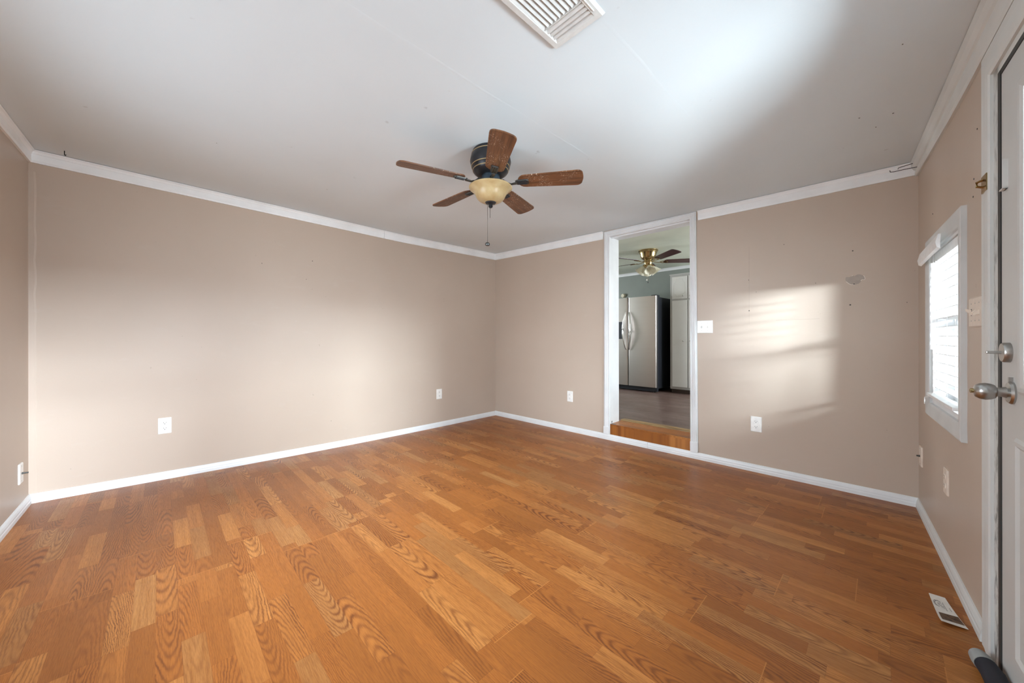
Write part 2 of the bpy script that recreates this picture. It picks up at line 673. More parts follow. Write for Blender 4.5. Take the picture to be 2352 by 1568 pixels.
DW = (1.65, 2.398, -0.1, 1.99)                    # doorway to the kitchen
W1 = (0.405, 0.985, 0.67, 1.43)                   # window in the right wall
D2 = (1.41, 2.27, -0.1, 1.805)                    # outside door
W3 = (2.70, 3.34, 0.95, 1.52)                     # added window beside the camera, out of view
W2 = (1.75, 2.75, 0.72, 1.50)                     # added unseen window behind the camera
wl = build_wall('wall_left', WL, [], 'long tan wall on the left with two outlets', e0=0.12, e1=0.12)
wb = build_wall('wall_back', WB, [DW], 'tan back wall with the kitchen doorway', thick=0.17, e1=0.12)
wr = build_wall('wall_right', WR, [W1, D2, W3], 'tan right wall holding the window and outside door')
wn = build_wall('wall_near', WN, [W2], 'narrow strip of tan wall at the far left edge', e0=0.12)


def sweep_wall(bm, W, s0, s1, prof, zfun, n=14, low=None):
    """profile (d, h) swept along a wall, heights measured from zfun"""
    rings = []
    for i in range(n + 1):
        s = s0 + (s1 - s0) * i / n
        b = W.p(s, 0)
        z = zfun(b.x, b.y)
        k = low(s) if low else 1.0
        rings.append([W.p(s, z + (h * k if h < 0 else h), d) for d, h in prof])
    return skin(bm, rings)


CROWN = [(0.0, 0.0), (0.011, 0.0), (0.013, 0.008), (0.0145, 0.012), (0.0135, 0.050), (0.0165, 0.054), (0.0175, 0.058),
         (0.022, 0.066), (0.028, 0.070), (0.029, 0.0742), (0.0, 0.0742)]
CROWN_R = [(0.0, -0.048), (0.009, -0.048), (0.0105, -0.040), (0.0125, -0.034), (0.0155, -0.004), (0.0150, 0.018), (0.0125, 0.022),
           (0.020, 0.028), (0.030, 0.046), (0.034, 0.0745), (0.0, 0.0745)]
BASE = [(0.0, -0.03), (0.0135, -0.03), (0.0135, 0.020), (0.0115, 0.026), (0.0115, 0.034), (0.0085, 0.046), (0.005, 0.054), (0.0, 0.055)]


def zero(x, y): return 0.0


def strip(name, W, s0, s1, prof, zfun, mat, label, cat, low=None):
    o = obj(name, sweep_wall(bmesh.new(), W, s0, s1, prof, zfun, low=low), mat)
    return tag(o, label, cat, kind='structure')


strip('trim_1', WL, 0.0, 2.21, CROWN, zb, CROWNP, 'white crown moulding along the left wall up to its joint', 'moulding')
strip('trim_2', WL, 2.2125, WL.len, CROWN, zb, CROWNP, 'white crown moulding on the left wall between joint and far corner', 'moulding')
strip('trim_3', WB, 0.0, 1.583, CROWN, zb, CROWNP, 'short white crown moulding between far corner and kitchen doorway', 'moulding')
strip('trim_4', WB, 2.459, WB.len, CROWN, zb, CROWNP, 'white crown moulding right of the kitchen doorway', 'moulding')
strip('trim_5', WR, 0.0, WR.len, CROWN_R, zb, WORN, 'grey crown moulding above the window and outside door', 'moulding', low=lambda q: min(1.0, 0.1 + q * 0.95))
strip('trim_6', WN, 0.0, WN.len, CROWN, zb, CROWNP, 'white crown moulding at the far left edge', 'moulding')
strip('baseboard_left', WL, 0.0, 2.028, BASE, zf, TRIM, 'white baseboard along the left wall up to its joint', 'baseboard')
o = strip('baseboard_left.001', WL, 2.03, WL.len, BASE, zf, TRIM, 'white baseboard on the left wall beside the far corner', 'baseboard')
strip('baseboard_back', WB, 0.0, 2.03, BASE, zero, TRIM, 'white baseboard from the far corner to the step', 'baseboard')
strip('baseboard_back.001', WB, 2.032, WB.len, BASE, zero, TRIM, 'white baseboard from the step to the right corner', 'baseboard')
strip('baseboard_right', WR, 0.0, 1.272, BASE, zero, WORN, 'scuffed white baseboard under the window', 'baseboard')
strip('baseboard_near', WN, 0.0, WN.len, BASE, zf, TRIM, 'white baseboard at the far left edge', 'baseboard')

# faint ceiling seams: thin taped ridges
for k, (x, y0, y1) in enumerate(((2.335, -0.05, -3.6), (2.88, -0.05, -3.6), (1.11, -0.05, -3.5))):
    bm = bmesh.new()
    rings = []
    for i in range(25):
        y = y0 + (y1 - y0) * i / 24
        z = zc(x, y)
        dx = 0.003 * math.sin(i * 2.1 + k)
        rings.append([(x - 0.016 + dx, y, z + 0.002), (x + dx, y, z - 0.0016), (x + 0.016 + dx, y, z + 0.002)])
    skin(bm, rings, close=False, caps=False)
    obj('taped_seam', bm, CEIL, ce, smooth=True)

# taped corner strip on the left wall by the near corner, and patched paint
bm = bmesh.new()
rings = []
for i in range(30):
    h = 0.06 + (2.02 - 0.06) * i / 29
    j = 0.002 * math.sin(i * 1.7) + 0.0015 * math.sin(i * 4.1)
    rings.append([WL.p(0.0, h, 0.0), WL.p(0.0, h, 0.004), WL.p(0.022 + j, h, 0.003), WL.p(0.030 + j, h, 0.0)])
skin(bm, rings)
obj('corner_bead', bm, WALL, wl)


def holes(name, W, pts, parent, r=0.004, mat=SLOT):
    bm = bmesh.new()
    for s, h, k in pts:
        lathe(bm, [(r * k, -0.001), (r * k * 0.8, 0.0012)], 8, W.mat(s, h), axis='Y')
    return obj(name, bm, mat, parent)


holes('nail_hole', WL, [(1.555, 1.694, 1), (1.178, 1.621, .8), (1.506, 1.524, .7), (2.925, 1.452, .6), (2.925, 1.425, .6), (1.71, .234, .7), (2.2, 1.30, .5)], wl)
holes('nail_hole', WB, [(2.815, 1.203, 1.1), (3.384, 1.558, 1), (3.372, 1.211, 1.2), (2.812, 1.435, .7), (3.39, 1.343, 1.1), (3.027, 1.664, .7), (3.2, 1.37, .6), (2.86, 1.34, .6), (3.62, 1.21, .6)], wb)
holes('nail_hole', WR, [(0.42, 1.62, .9), (1.14, 1.56, 1.0), (1.13, 1.50, 1.0), (1.18, 1.72, .8), (1.16, .82, .8)], wr)
bm = bmesh.new()
for x, y, k in ((3.552, -.708, 1), (3.441, -.769, .8), (3.495, -.61, .8), (3.567, -1.254, .6), (0.9, -2.9, .6)):
    lathe(bm, [(0.004 * k, 0.001), (0.003 * k, -0.001)], 8, Matrix.Translation((x, y, zc(x, y))))
obj('nail_hole', bm, SLOT, ce)

# torn paint patch on the back wall
out = [(-.046, .012), (-.040, .014), (-.030, .011), (-.018, .017), (-.012, .021), (-.006, .015), (.004, .021), (.010, .025), (.022, .023),
       (.036, .014), (.041, .008), (.044, -.008), (.040, -.013), (.030, -.011), (.024, -.018), (.026, -.024), (.014, -.035), (-.004, -.040),
       (-.022, -.038), (-.032, -.030), (-.044, -.016), (-.048, -.002)]
mw = WB.mat(3.397, 1.379)
bm = bmesh.new()
prism(bm, out, -0.0006, 0.0006, mw @ Matrix.Rotation(PI / 2, 4, 'X'))
obj('bare_patch', bm, PATCH, wb)
bm = bmesh.new()
for i in range(len(out)):
    if i in (3, 9, 10, 11, 12, 13, 17, 18, 19):
        a, b = Vector(out[i]), Vector(out[(i + 1) % len(out)])
        tube(bm, [mw @ Vector((a.x, -.0008, a.y)), mw @ Vector((b.x, -.0008, b.y))], 0.0013, 6)
obj('torn_paint_edge', bm, CHIP, wb)
bm = bmesh.new()
tube(bm, [WB.p(2.815, h, 0.0) for h in (1.10, 1.3, 1.5, 1.68)], 0.00035, 5)
tube(bm, [WB.p(s, 1.125 + 0.008 * (s - 2.9), 0.0) for s in (2.98, 3.1, 3.22)], 0.0004, 5)
obj('hairline_crack', bm, plain('crack_shade', (0.2, 0.16, 0.13), 0.7), wb)


# ------------------------------------------------------------------ kitchen doorway and step
def casing_bm(W, path, width_in, prof):
    """mitred casing: path of (s,h,outward dir) corners; prof (w,d) with w measured outward from the inner edge"""
    bm = bmesh.new()
    rings = []
    for s, h, ds, dh in path:
        rings.append([W.p(s + ds * w_, h + dh * w_, d) for w_, d in prof])
    return skin(bm, rings)


FLUTE = [(0.0, 0.0), (0.0, 0.011), (0.006, 0.013), (0.012, 0.009), (0.018, 0.009), (0.022, 0.014), (0.032, 0.014), (0.036, 0.017),
         (0.046, 0.017), (0.052, 0.012), (0.058, 0.011), (0.058, 0.0)]
dr = thing('door_1', 'white cased kitchen doorway reaching up to the ceiling with a wooden step', 'doorway', kind='structure')
zl, zr_ = zc(*WB.p(1.62, 0).xy), zc(*WB.p(2.43, 0).xy)
hin = 1.99
hl, hr_ = min(hin + 0.055, zl - 0.006), min(hin + 0.055, zr_ - 0.004)
def dir_l(h): return h
obj('casing_left', casing_bm(WB, [(1.646, 0.128, -1, 0), (1.652, hin, -1, (hl - hin) / 0.058)], 0, FLUTE), TRIM, dr)
obj('casing_right', casing_bm(WB, [(2.398, 0.138, 1, 0), (2.394, hin, 0.85, (hr_ - hin) / 0.058)], 0, FLUTE), TRIM, dr)
obj('casing_head', casing_bm(WB, [(1.652, hin, -1, (hl - hin) / 0.058), (2.394, hin, 0.85, (hr_ - hin) / 0.058)], 0, FLUTE), TRIM, dr)
for s0 in (1.586, 2.397):
    bm = bmesh.new()
    box(bm, s0, s0 + 0.061, -0.0175, 0.0, 0.055, 0.129 if s0 < 2 else 0.139, WB.mat())
    obj('plinth_block', bm, TRIM, dr, bevel=0.002)
bm = bmesh.new(); box(bm, 1.636, 1.651, -0.004, 0.175, 0.0, 2.0, WB.mat()); obj('jamb', bm, TRIM, dr)
bm = bmesh.new(); box(bm, 2.397, 2.41, -0.004, 0.175, 0.0, 2.0, WB.mat()); obj('jamb', bm, TRIM, dr)
bm = bmesh.new(); box(bm, 1.645, 2.404, -0.004, 0.172, 1.989, 2.004, WB.mat()); box(bm, 1.651, 2.397, 0.02, 0.035, 1.978, 1.99, WB.mat()); obj('head_jamb', bm, TRIM, dr)
bm = bmesh.new(); box(bm, 1.652, 2.396, 0.0, 0.016, 0.03, 0.153, WB.mat()); obj('step_riser', bm, RISERW, dr)
bm = bmesh.new(); box(bm, 1.652, 2.396, -0.001, 0.26, 0.140, 0.157, WB.mat())
obj('step_tread', bm, DARKOAK if False else OAK, dr, bevel=0.002)
bm = bmesh.new()
prism(bm, [(0.205, 0.150), (0.21, 0.163), (0.225, 0.169), (0.285, 0.167), (0.305, 0.158), (0.31, 0.150)], 1.652, 2.396,
      WB.mat() @ Matrix(((0, 0, 1, 0), (1, 0, 0, 0), (0, 1, 0, 0), (0, 0, 0, 1))))
m = M('worn_threshold_wood', 0.4)
tx, ty, tz = m.xyz()
m.color(m.mix(m.noise(m.vec(tx * 4.0, ty * 60.0, tz), 1.0, 4.0).range(0.35, 0.65), (0.17, 0.10, 0.04), (0.40, 0.25, 0.10)))
obj('threshold_strip', bm, m.mat, dr)
t = thing('metal_clip', 'small bent grey metal clip on the left end of the step', 'clip', WB.mat(1.662, 0.157, 0.0))
bm = bmesh.new()
box(bm, 0.0, 0.045, -0.004, 0.012, 0.0, 0.004)
obj('foot_plate', bm, plain('dull_zinc', (0.18, 0.19, 0.2), 0.5, 0.7), t)
bm = bmesh.new()
tube(bm, [(0.008, 0.004, 0.003), (0.005, 0.004, 0.02), (0.009, 0.004, 0.03)], 0.004, 6)
obj('upright_tab', bm, bpy.data.materials['dull_zinc'], t)


# ------------------------------------------------------------------ outlets, switches, cable plates
def copy_thing(o, mat4, label):
    c = o.copy()
    COL.objects.link(c)
    c.matrix_world = mat4
    c['label'] = label
    for ch in list(o.children):
        k = ch.copy()
        COL.objects.link(k)
        k.parent = c
        for g in list(ch.children):
            q = g.copy()
            COL.objects.link(q)
            q.parent = k
    return c


def plate_bm(w_, h_, t_=0.0065):
    bm = bmesh.new()
    o1, o2 = rrect(w_, h_, 0.004), rrect(w_ - 0.007, h_ - 0.007, 0.003)
    rings = [[(x, 0, z) for x, z in o1], [(x, -t_ * 0.55, z) for x, z in o1], [(x, -t_, z) for x, z in o2]]
    return skin(bm, rings)


def outlet(mat4, label, plastic):
    t = thing('wall_outlet', label, 'outlet', mat4, 'duplex wall outlets')
    obj('cover_plate', plate_bm(0.071, 0.114), plastic, t)
    for s in (1, -1):
        bm = bmesh.new()
        pts = [(0.0165 * math.cos(a), max(-.012, min(.012, 0.0165 * math.sin(a)))) for a in [2 * PI * i / 20 for i in range(20)]]
        lo = [(x, -0.0065, z + s * 0.0195) for x, z in pts]
        hi = [(x * .95, -0.0085, z * .95 + s * 0.0195) for x, z in pts]
        skin(bm, [lo, hi])
        k = obj('socket', bm, plastic, t)
        bm = bmesh.new()
        box(bm, -0.0075, -0.0055, -0.0088, -0.008, s * 0.0195 + 0.000, s * 0.0195 + 0.0075)
        box(bm, 0.0055, 0.0075, -0.0088, -0.008, s * 0.0195 + 0.001, s * 0.0195 + 0.0075)
        lathe(bm, [(0.0028, 0.008), (0.0026, 0.0088)], 8, Matrix.Translation((0, 0, s * 0.0195 - 0.0062)), axis='Y')
        obj('slots', bm, SLOT, k)
    bm = bmesh.new()
    lathe(bm, [(0.0026, 0.006), (0.0018, 0.0076)], 8, axis='Y')
    obj('screw', bm, plastic, t)
    return t


ou = outlet(WL.mat(0.5965, 0.374), 'white duplex outlet low on the left wall, nearest the camera', PLASTIC)
copy_thing(ou, WL.mat(2.859, 0.361), 'white duplex outlet low on the left wall, near the far corner')
copy_thing(ou, WB.mat(1.175, 0.373), 'white duplex outlet on the back wall left of the kitchen doorway')
copy_thing(ou, WB.mat(2.859, 0.355), 'white duplex outlet on the back wall right of the kitchen doorway')
outlet(WR.mat(0.722, 0.366), 'tan outlet on the right wall below the window', IVORY)


def switch(mat4, label, gangs, plastic, up):
    t = thing('light_switch', label, 'light switch', mat4, 'light switches')
    wdt = 0.071 + 0.046 * (gangs - 1)
    obj('cover_plate', plate_bm(wdt, 0.103), plastic, t)
    for g in range(gangs):
        x = (g - (gangs - 1) / 2) * 0.046
        bm = bmesh.new()
        box(bm, x - 0.005, x + 0.005, -0.0071, -0.006, -0.012, 0.012)
        fr = obj('toggle_slot', bm, SLOT if up[g] else plastic, t)
        sg = 1 if up[g] else -1
        bm = bmesh.new()
        skin(bm, [[(x - .004, -.006, -.009), (x + .004, -.006, -.009), (x + .004, -.006, .009), (x - .004, -.006, .009)],
                  [(x - .003, -.020, sg * .009 - .004), (x + .003, -.020, sg * .009 - .004), (x + .003, -.020, sg * .009 + .004), (x - .003, -.020, sg * .009 + .004)]])
        obj('toggle', bm, plastic, t, bevel=0.0008)
        for sz in (0.030, -0.030):
            bm = bmesh.new()
            lathe(bm, [(0.0025, 0.006), (0.0018, 0.0074)], 8, Matrix.Translation((x, 0, sz)), axis='Y')
            obj('screw', bm, NICKEL, t)
    return t


switch(WB.mat(2.5075, 1.0885), 'white double switch plate beside the kitchen doorway', 2, PLASTIC, (0, 0))
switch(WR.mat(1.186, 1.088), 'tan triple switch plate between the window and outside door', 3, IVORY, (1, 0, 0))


def cable_plate(mat4, label, plastic, stub):
    t = thing('cable_plate', label, 'cable plate', mat4, 'coaxial cable plates')
    obj('cover_plate', plate_bm(0.071, 0.114, 0.007), plastic, t)
    bm = bmesh.new()
    lathe(bm, [(0.0058, 0.006), (0.0058, 0.012), (0.0044, 0.0125), (0.0044, stub), (0.002, stub + 0.001)], 10, axis='Y')
    obj('coax_stub', bm, ARMM, t)
    for sz in (0.042, -0.042):
        bm = bmesh.new()
        lathe(bm, [(0.003, 0.006), (0.002, 0.008)], 8, Matrix.Translation((0, 0, sz)), axis='Y')
        obj('screw', bm, NICKEL, t)
    return t


cable_plate(WN.mat(3.415 + (WN.len - 3.6), 0.231), 'white cable plate with a metal stub by the near left corner', PLASTIC, 0.030)
cable_plate(WR.mat(0.100, 0.325), 'cream cable plate with a dark stub by the right corner', IVORY, 0.020)

# ------------------------------------------------------------------ window in the right wall
w1 = thing('window_1', 'chipped white window with bright daylight on the right wall', 'window', WR.mat(), kind='structure')
CAS = [(0.0, 0.0), (0.0, 0.010), (0.010, 0.013), (0.045, 0.016), (0.058, 0.017), (0.064, 0.015), (0.064, 0.0)]


def frame_casing(parent, W, s0, s1, h0, h1, prof, mat, names, rag=False):
    c = [(s0, h0, -1, -1), (s0, h1, -1, 1), (s1, h1, 1, 1), (s1, h0, 1, -1)]
    for i, nm in enumerate(names):
        if nm is None:
            continue
        a, b = c[i], c[(i + 1) % 4]
        bm = bmesh.new()
        rings = []
        n = 14 if rag and i == 2 else 1
        for k in range(n + 1):
            f = k / n
            jit = 0.0 if n == 1 else 0.004 * math.sin(k * 1.9) + 0.003 * math.sin(k * 4.3)
            rr = []
            for j, (q, d) in enumerate(prof):
                p0 = Vector((a[0] + a[2] * q, -d, a[1] + a[3] * q))
                p1 = Vector((b[0] + b[2] * q, -d, b[1] + b[3] * q))
                p = p0.lerp(p1, f)
                if j >= len(prof) - 3:
                    p.x += jit
                rr.append(p)
            rings.append(rr)
        skin(bm, rings)
        obj(nm, bm, mat, parent)


s0, s1, h0, h1 = W1
frame_casing(w1, WR, s0, s1, h0, h1, CAS, CASINGP, ('casing_left', 'casing_head', 'casing_right', 'casing_sill'), True)
bm = bmesh.new()
for a in ((s0 - .004, s0 + .012, 0.0, .1, h0, h1), (s1 - .012, s1 + .004, 0.0, .1, h0, h1), (s0, s1, 0, .1, h1 - .012, h1 + .004), (s0, s1, 0, .1, h0 - .004, h0 + .022)):
    box(bm, *a)
obj('jamb_liner', bm, OUTWHITE, w1)
for nm, yb, z0, z1 in (('upper_sash', 0.088, h0 + 0.38, h1 - 0.012), ('lower_sash', 0.070, h0 + 0.022, h0 + 0.41)):
    bm = bmesh.new()
    a0, a1 = s0 + 0.012, s1 - 0.012
    box(bm, a0, a0 + .03, yb, yb + .018, z0, z1)
    box(bm, a1 - .03, a1, yb, yb + .018, z0, z1)
    box(bm, a0, a1, yb, yb + .018, z0, z0 + .03)
    box(bm, a0, a1, yb, yb + .018, z1 - .03, z1)
    sh = obj(nm, bm, OUTWHITE, w1)
    bm = bmesh.new()
    box(bm, a0 + .03, a1 - .03, yb + .008, yb + .011, z0 + .03, z1 - .03)
    obj('pane', bm, GLASS, sh)
    bm = bmesh.new()
    box(bm, (a0 + a1) / 2 - .006, (a0 + a1) / 2 + .006, yb + .004, yb + .015, z0 + .03, z1 - .03)
    obj('muntin', bm, OUTWHITE, sh)

bl = thing('window_blind', 'white horizontal slat blind with a broken valance in the window', 'blind', WR.mat())
bm = bmesh.new(); box(bm, s0 + .014, s1 - .014, 0.006, 0.056, 1.375, 1.415); obj('headrail', bm, BLINDP, bl)
bm = bmesh.new()
skin(bm, [[(0.345, -.030, 1.372), (0.345, -.040, 1.378), (0.345, -.044, 1.402), (0.345, -.036, 1.436), (0.345, -.028, 1.436), (0.345, -.030, 1.402)],
          [(0.80, -.030, 1.384), (0.80, -.040, 1.390), (0.80, -.044, 1.412), (0.80, -.036, 1.446), (0.80, -.028, 1.446), (0.80, -.030, 1.412)]])
obj('valance', bm, BLINDP, bl)
bm = bmesh.new()
for i in range(15):
    z = 1.345 - i * 0.0425
    tl = math.radians(-6)
    rings = []
    for sx in (s0 + .018, s1 - .018):
        rings.append([(sx, 0.031 + math.cos(tl) * q, z + math.sin(tl) * q + cz) for q, cz in
                      ((-.025, 0), (-.0125, .0025), (0, .0035), (.0125, .0025), (.025, 0), (.025, -.0025), (0, .0008), (-.025, -.0025))])
    skin(bm, rings)
obj('slats', bm, BLINDP, bl)
bm = bmesh.new(); box(bm, s0 + .012, s1 - .03, -.022, 0.02, 0.708, 0.722); obj('bottom_rail', bm, BLINDP, bl, bevel=.002)
for sx in (s0 + .10, s0 + .29, s1 - .10):
    bm = bmesh.new()
    for yy in (0.004, 0.058):
        tube(bm, [(sx, yy, 1.375), (sx, yy, 1.0), (sx + .002, yy, .722)], .0011, 5)
    obj('ladder_cord', bm, BLINDP, bl)
bm = bmesh.new(); tube(bm, [(s0 + .035, -.006, 1.37), (s0 + .036, -.009, 1.15), (s0 + .037, -.008, .94)], .0048, 8); obj('tilt_wand', bm, BLINDP, bl)
bm = bmesh.new(); tube(bm, [(s0 + .10, -.002, 1.37), (s0 + .10, -.004, 1.0), (s0 + .105, -.006, .80), (s0 + .115, -.012, .735), (s0 + .07, -.026, .705), (s0 + .03, -.03, .70), (s0 + .025, -.03, .665)], .0016, 6); obj('pull_cord', bm, BLINDP, bl)

# ------------------------------------------------------------------ outside door in the right wall
d2 = thing('door_2', 'white outside door with a glass panel at the right edge', 'door', WR.mat(), kind='structure')
DC = [(0.0, 0.0), (0.0, 0.009), (0.008, 0.012), (0.03, 0.0125), (0.06, 0.0105), (0.078, 0.011), (0.088, 0.009), (0.088, 0.0)]
dh = 1.812
for nm, a, b in (('casing_left', (1.361, -0.02, -1, 0), (1.361, dh, -1, 1.04)), ('casing_head', (1.361, dh, -1, 1.04), (2.32, dh, 1, 1.04)), ('casing_right', (2.32, dh, 1, 1.04), (2.32, -0.02, 1, 0))):
    bm = bmesh.new()
    skin(bm, [[(c[0] + c[2] * q, -d, c[1] + c[3] * q) for q, d in DC] for c in (a, b)])
    obj(nm, bm, WORN, d2)
bm = bmesh.new()
box(bm, 1.355, 1.412, -0.002, 0.11, -0.02, dh + .01)
o = obj('jamb', bm, DIRTY, d2, bevel=.004)
bm = bmesh.new(); box(bm, 2.268, 2.325, -0.002, 0.11, -0.02, dh + .01); obj('jamb', bm, WORN, d2, bevel=.004)
bm = bmesh.new(); box(bm, 1.36, 2.32, -0.002, 0.11, 1.79, dh + .01); obj('head_jamb', bm, WORN, d2, bevel=.004)
bm = bmesh.new()
box(bm, 1.403, 1.4232, -0.003, 0.09, 0.0, 1.79); box(bm, 1.411, 2.268, -0.002, 0.09, 1.7765, 1.792); box(bm, 2.258, 2.269, 0.012, 0.09, 0.0, 1.79)
obj('weatherstrip', bm, GASKET, d2)
LT = (1.615, 2.075, 0.88, 1.645)     # door glass
bm = bmesh.new()
for a in ((1.4235, LT[0], .0, .044, 0.012, 1.776), (LT[1], 2.257, .0, .044, .012, 1.776), (LT[0], LT[1], .0, .044, .012, LT[2]), (LT[0], LT[1], .0, .044, LT[3], 1.776)):
    box(bm, *a)
obj('door_slab', bm, DOORP, d2)
bm = bmesh.new()
rings = []
LF = [(0.0, 0.002), (0.0, 0.006), (0.012, 0.010), (0.022, 0.011), (0.030, 0.007), (0.032, 0.0)]
for c in ((LT[0], LT[2], -1, -1), (LT[0], LT[3], -1, 1), (LT[1], LT[3], 1, 1), (LT[1], LT[2], 1, -1), (LT[0], LT[2], -1, -1)):
    rings.append([(c[0] + c[2] * q, -d, c[1] + c[3] * q) for q, d in LF])
skin(bm, rings, caps=False)
obj('glass_frame', bm, DOORP, d2)
bm = bmesh.new(); box(bm, LT[0] - .002, LT[1] + .002, .018, .022, LT[2] - .002, LT[3] + .002); obj('glass_panel', bm, GLASS, d2)
# two raised panels below the glass
for a0, a1 in ((1.56, 1.80), (1.89, 2.13)):
    bm = bmesh.new()
    rings = []
    PF = [(0.0, 0.0), (0.008, 0.006), (0.018, 0.006), (0.026, 0.0)]
    for c in ((a0, .14, -1, -1), (a0, .70, -1, 1), (a1, .70, 1, 1), (a1, .14, 1, -1), (a0, .14, -1, -1)):
        rings.append([(c[0] + c[2] * q, -d, c[1] + c[3] * q) for q, d in PF])
    skin(bm, rings, close=False, caps=False)
    obj('panel_moulding', bm, DOORP, d2)
bm = bmesh.new()
km = Matrix.Translation((1.512, 0, 0.846))
lathe(bm, [(0.031, 0.0), (0.032, 0.004), (0.028, 0.009), (0.015, 0.012), (0.0125, 0.022), (0.013, 0.028), (0.019, 0.031), (0.0225, 0.038), (0.0245, 0.048), (0.0225, 0.058), (0.017, 0.066), (0.009, 0.069), (0.002, 0.0695)], 28, km, axis='Y')
kb = obj('door_knob', bm, NICKEL, d2, smooth=True)
bm = bmesh.new(); lathe(bm, [(0.0065, 0.068), (0.0065, 0.075), (0.004, 0.076)], 12, km, axis='Y'); obj('lock_button', bm, BRASS, kb)
bm = bmesh.new(); box(bm, 1.506, 1.514, -.008, 0, .876, .889); obj('latch_nub', bm, NICKEL, kb)
bm = bmesh.new()
lathe(bm, [(0.028, 0.0), (0.028, 0.011), (0.0255, 0.0145), (0.005, 0.015)], 28, Matrix.Translation((1.487, 0, 0.957)), axis='Y')
db = obj('deadbolt', bm, NICKEL, d2, smooth=True)
bm = bmesh.new(); box(bm, 1.4835, 1.4905, -.042, -.012, .953, .961); obj('thumb_turn', bm, NICKEL, db, bevel=.002)
bm = bmesh.new()
box(bm, 1.447, 1.474, -.0025, .0, 1.425, 1.51)
box(bm, 1.474, 1.477, -.010, .0, 1.425, 1.51)
box(bm, 1.447, 1.477, -.010, .0, 1.425, 1.428)
obj('chain_track', bm, WORN, d2)
bm = bmesh.new(); box(bm, 1.30, 1.351, -.0145, -.011, 1.462, 1.515)
ct = obj('chain_catch', bm, BRASS, d2)
bm = bmesh.new(); tube(bm, [(1.318, -.013, 1.478), (1.318, -.027, 1.484), (1.318, -.027, 1.497), (1.318, -.013, 1.503)], .004, 6); obj('catch_loop', bm, BRASS, ct)

# ------------------------------------------------------------------ added unseen windows (lamps outside them light the room)
for nm, W, hole, lab in (('added_window_2', WN, W2, 'added unseen window behind the camera in the near wall'), ('added_window_3', WR, W3, 'added unseen window in the right wall beside the camera')):
    wt = thing(nm, lab, 'window', W.mat(), kind='structure')
    frame_casing(wt, W, *hole, CAS, CASINGP, ('casing_left', 'casing_head', 'casing_right', 'casing_sill'))
    bm = bmesh.new()
    a0, a1, z0, z1 = hole
    for q in ((a0, a0 + .03), (a1 - .03, a1)):
        box(bm, q[0], q[1], .07, .1, z0, z1)
    for q in ((z0, z0 + .03), (z1 - .03, z1), ((z0 + z1) / 2 - .02, (z0 + z1) / 2 + .02)):
        box(bm, a0, a1, .07, .1, q[0], q[1])
    obj('sash', bm, OUTWHITE, wt)

# ------------------------------------------------------------------ living room ceiling fan
FX, FY = 1.968, -1.789
FZ = zc(FX, FY)
fan = thing('ceiling_fan', 'dark bronze ceiling fan with five scuffed walnut blades and amber glass bowl', 'ceiling fan', Matrix.Translation((FX, FY, FZ)))
bm = bmesh.new()
lathe(bm, [(0.098, 0.0), (0.101, -0.004), (0.101, -0.014), (0.105, -0.019), (0.108, -0.024), (0.113, -0.045), (0.116, -0.062), (0.112, -0.075), (0.1105, -0.082), (0.104, -0.098), (0.1025, -0.106), (0.094, -0.122), (0.075, -0.136), (0.062, -0.140), (0.002, -0.140)], 48)
mh = obj('motor_housing', bm, BRONZE, fan, smooth=True)
for r, z in ((0.1075, -0.0215), (0.1085, -0.0895), (0.1005, -0.1105)):
    bm = bmesh.new()
    lathe(bm, [(r - .006, z + .003), (r + .0005, z + .0022), (r + .001, z), (r + .0004, z - .0022), (r - .006, z - .003)], 48)
    obj('gold_band', bm, GOLD, mh, smooth=True)
bm = bmesh.new()
lathe(bm, [(0.052, -0.139), (0.052, -0.170), (0.056, -0.174), (0.056, -0.190), (0.050, -0.195), (0.070, -0.200), (0.070, -0.206), (0.002, -0.207)], 36)
sw = obj('switch_housing', bm, plain('blue_black_metal', (0.05, 0.075, 0.10), 0.35, 0.6), fan, smooth=True)
bm = bmesh.new()
lathe(bm, [(0.008, 0.050), (0.008, 0.058), (0.004, 0.060)], 10, Matrix.Translation((0, 0, -.17)) @ Matrix.Rotation(math.radians(-60), 4, 'Z'), axis='Y')
obj('housing_screw', bm, NICKEL, sw)
bm = bmesh.new()
BOWL = [(0.119, -0.202), (0.1225, -0.205), (0.122, -0.209), (0.116, -0.2145), (0.106, -0.221), (0.096, -0.230), (0.089, -0.241), (0.084, -0.253), (0.078, -0.264), (0.067, -0.276), (0.050, -0.285), (0.030, -0.289)]
lathe(bm, BOWL + [(r - .004, z + .003) for r, z in BOWL[::-1]], 56)
obj('light_bowl', bm, AMBER, fan, smooth=True)
bm = bmesh.new()
lathe(bm, [(0.0315, -0.284), (0.032, -0.288), (0.028, -0.294), (0.014, -0.297), (0.0095, -0.301), (0.012, -0.306), (0.0125, -0.312), (0.008, -0.318), (0.002, -0.3195)], 28)
obj('finial', bm, BRONZE, fan, smooth=True)
bm = bmesh.new()
cx, cy = 0.006, -0.016
tube(bm, [(cx - .012, cy, -.296), (cx - .015, cy, -.31), (cx - .015, cy, -.515)], .0013, 6)
pc = obj('pull_chain', bm, ARMM, fan)
bm = bmesh.new(); lathe(bm, [(0.002, -.010), (.011, -.008), (.0135, -.002), (.0135, .003), (.010, .008), (.003, .011)], 16, Matrix.Translation((cx - .015, cy, -.525)))
obj('chain_pendant', bm, ARMM, pc, smooth=True)
bm = bmesh.new(); tube(bm, [(cx, cy + .006, -.31), (cx, cy + .006, -.378)], .0014, 6); obj('short_pull_chain', bm, ARMM, fan)


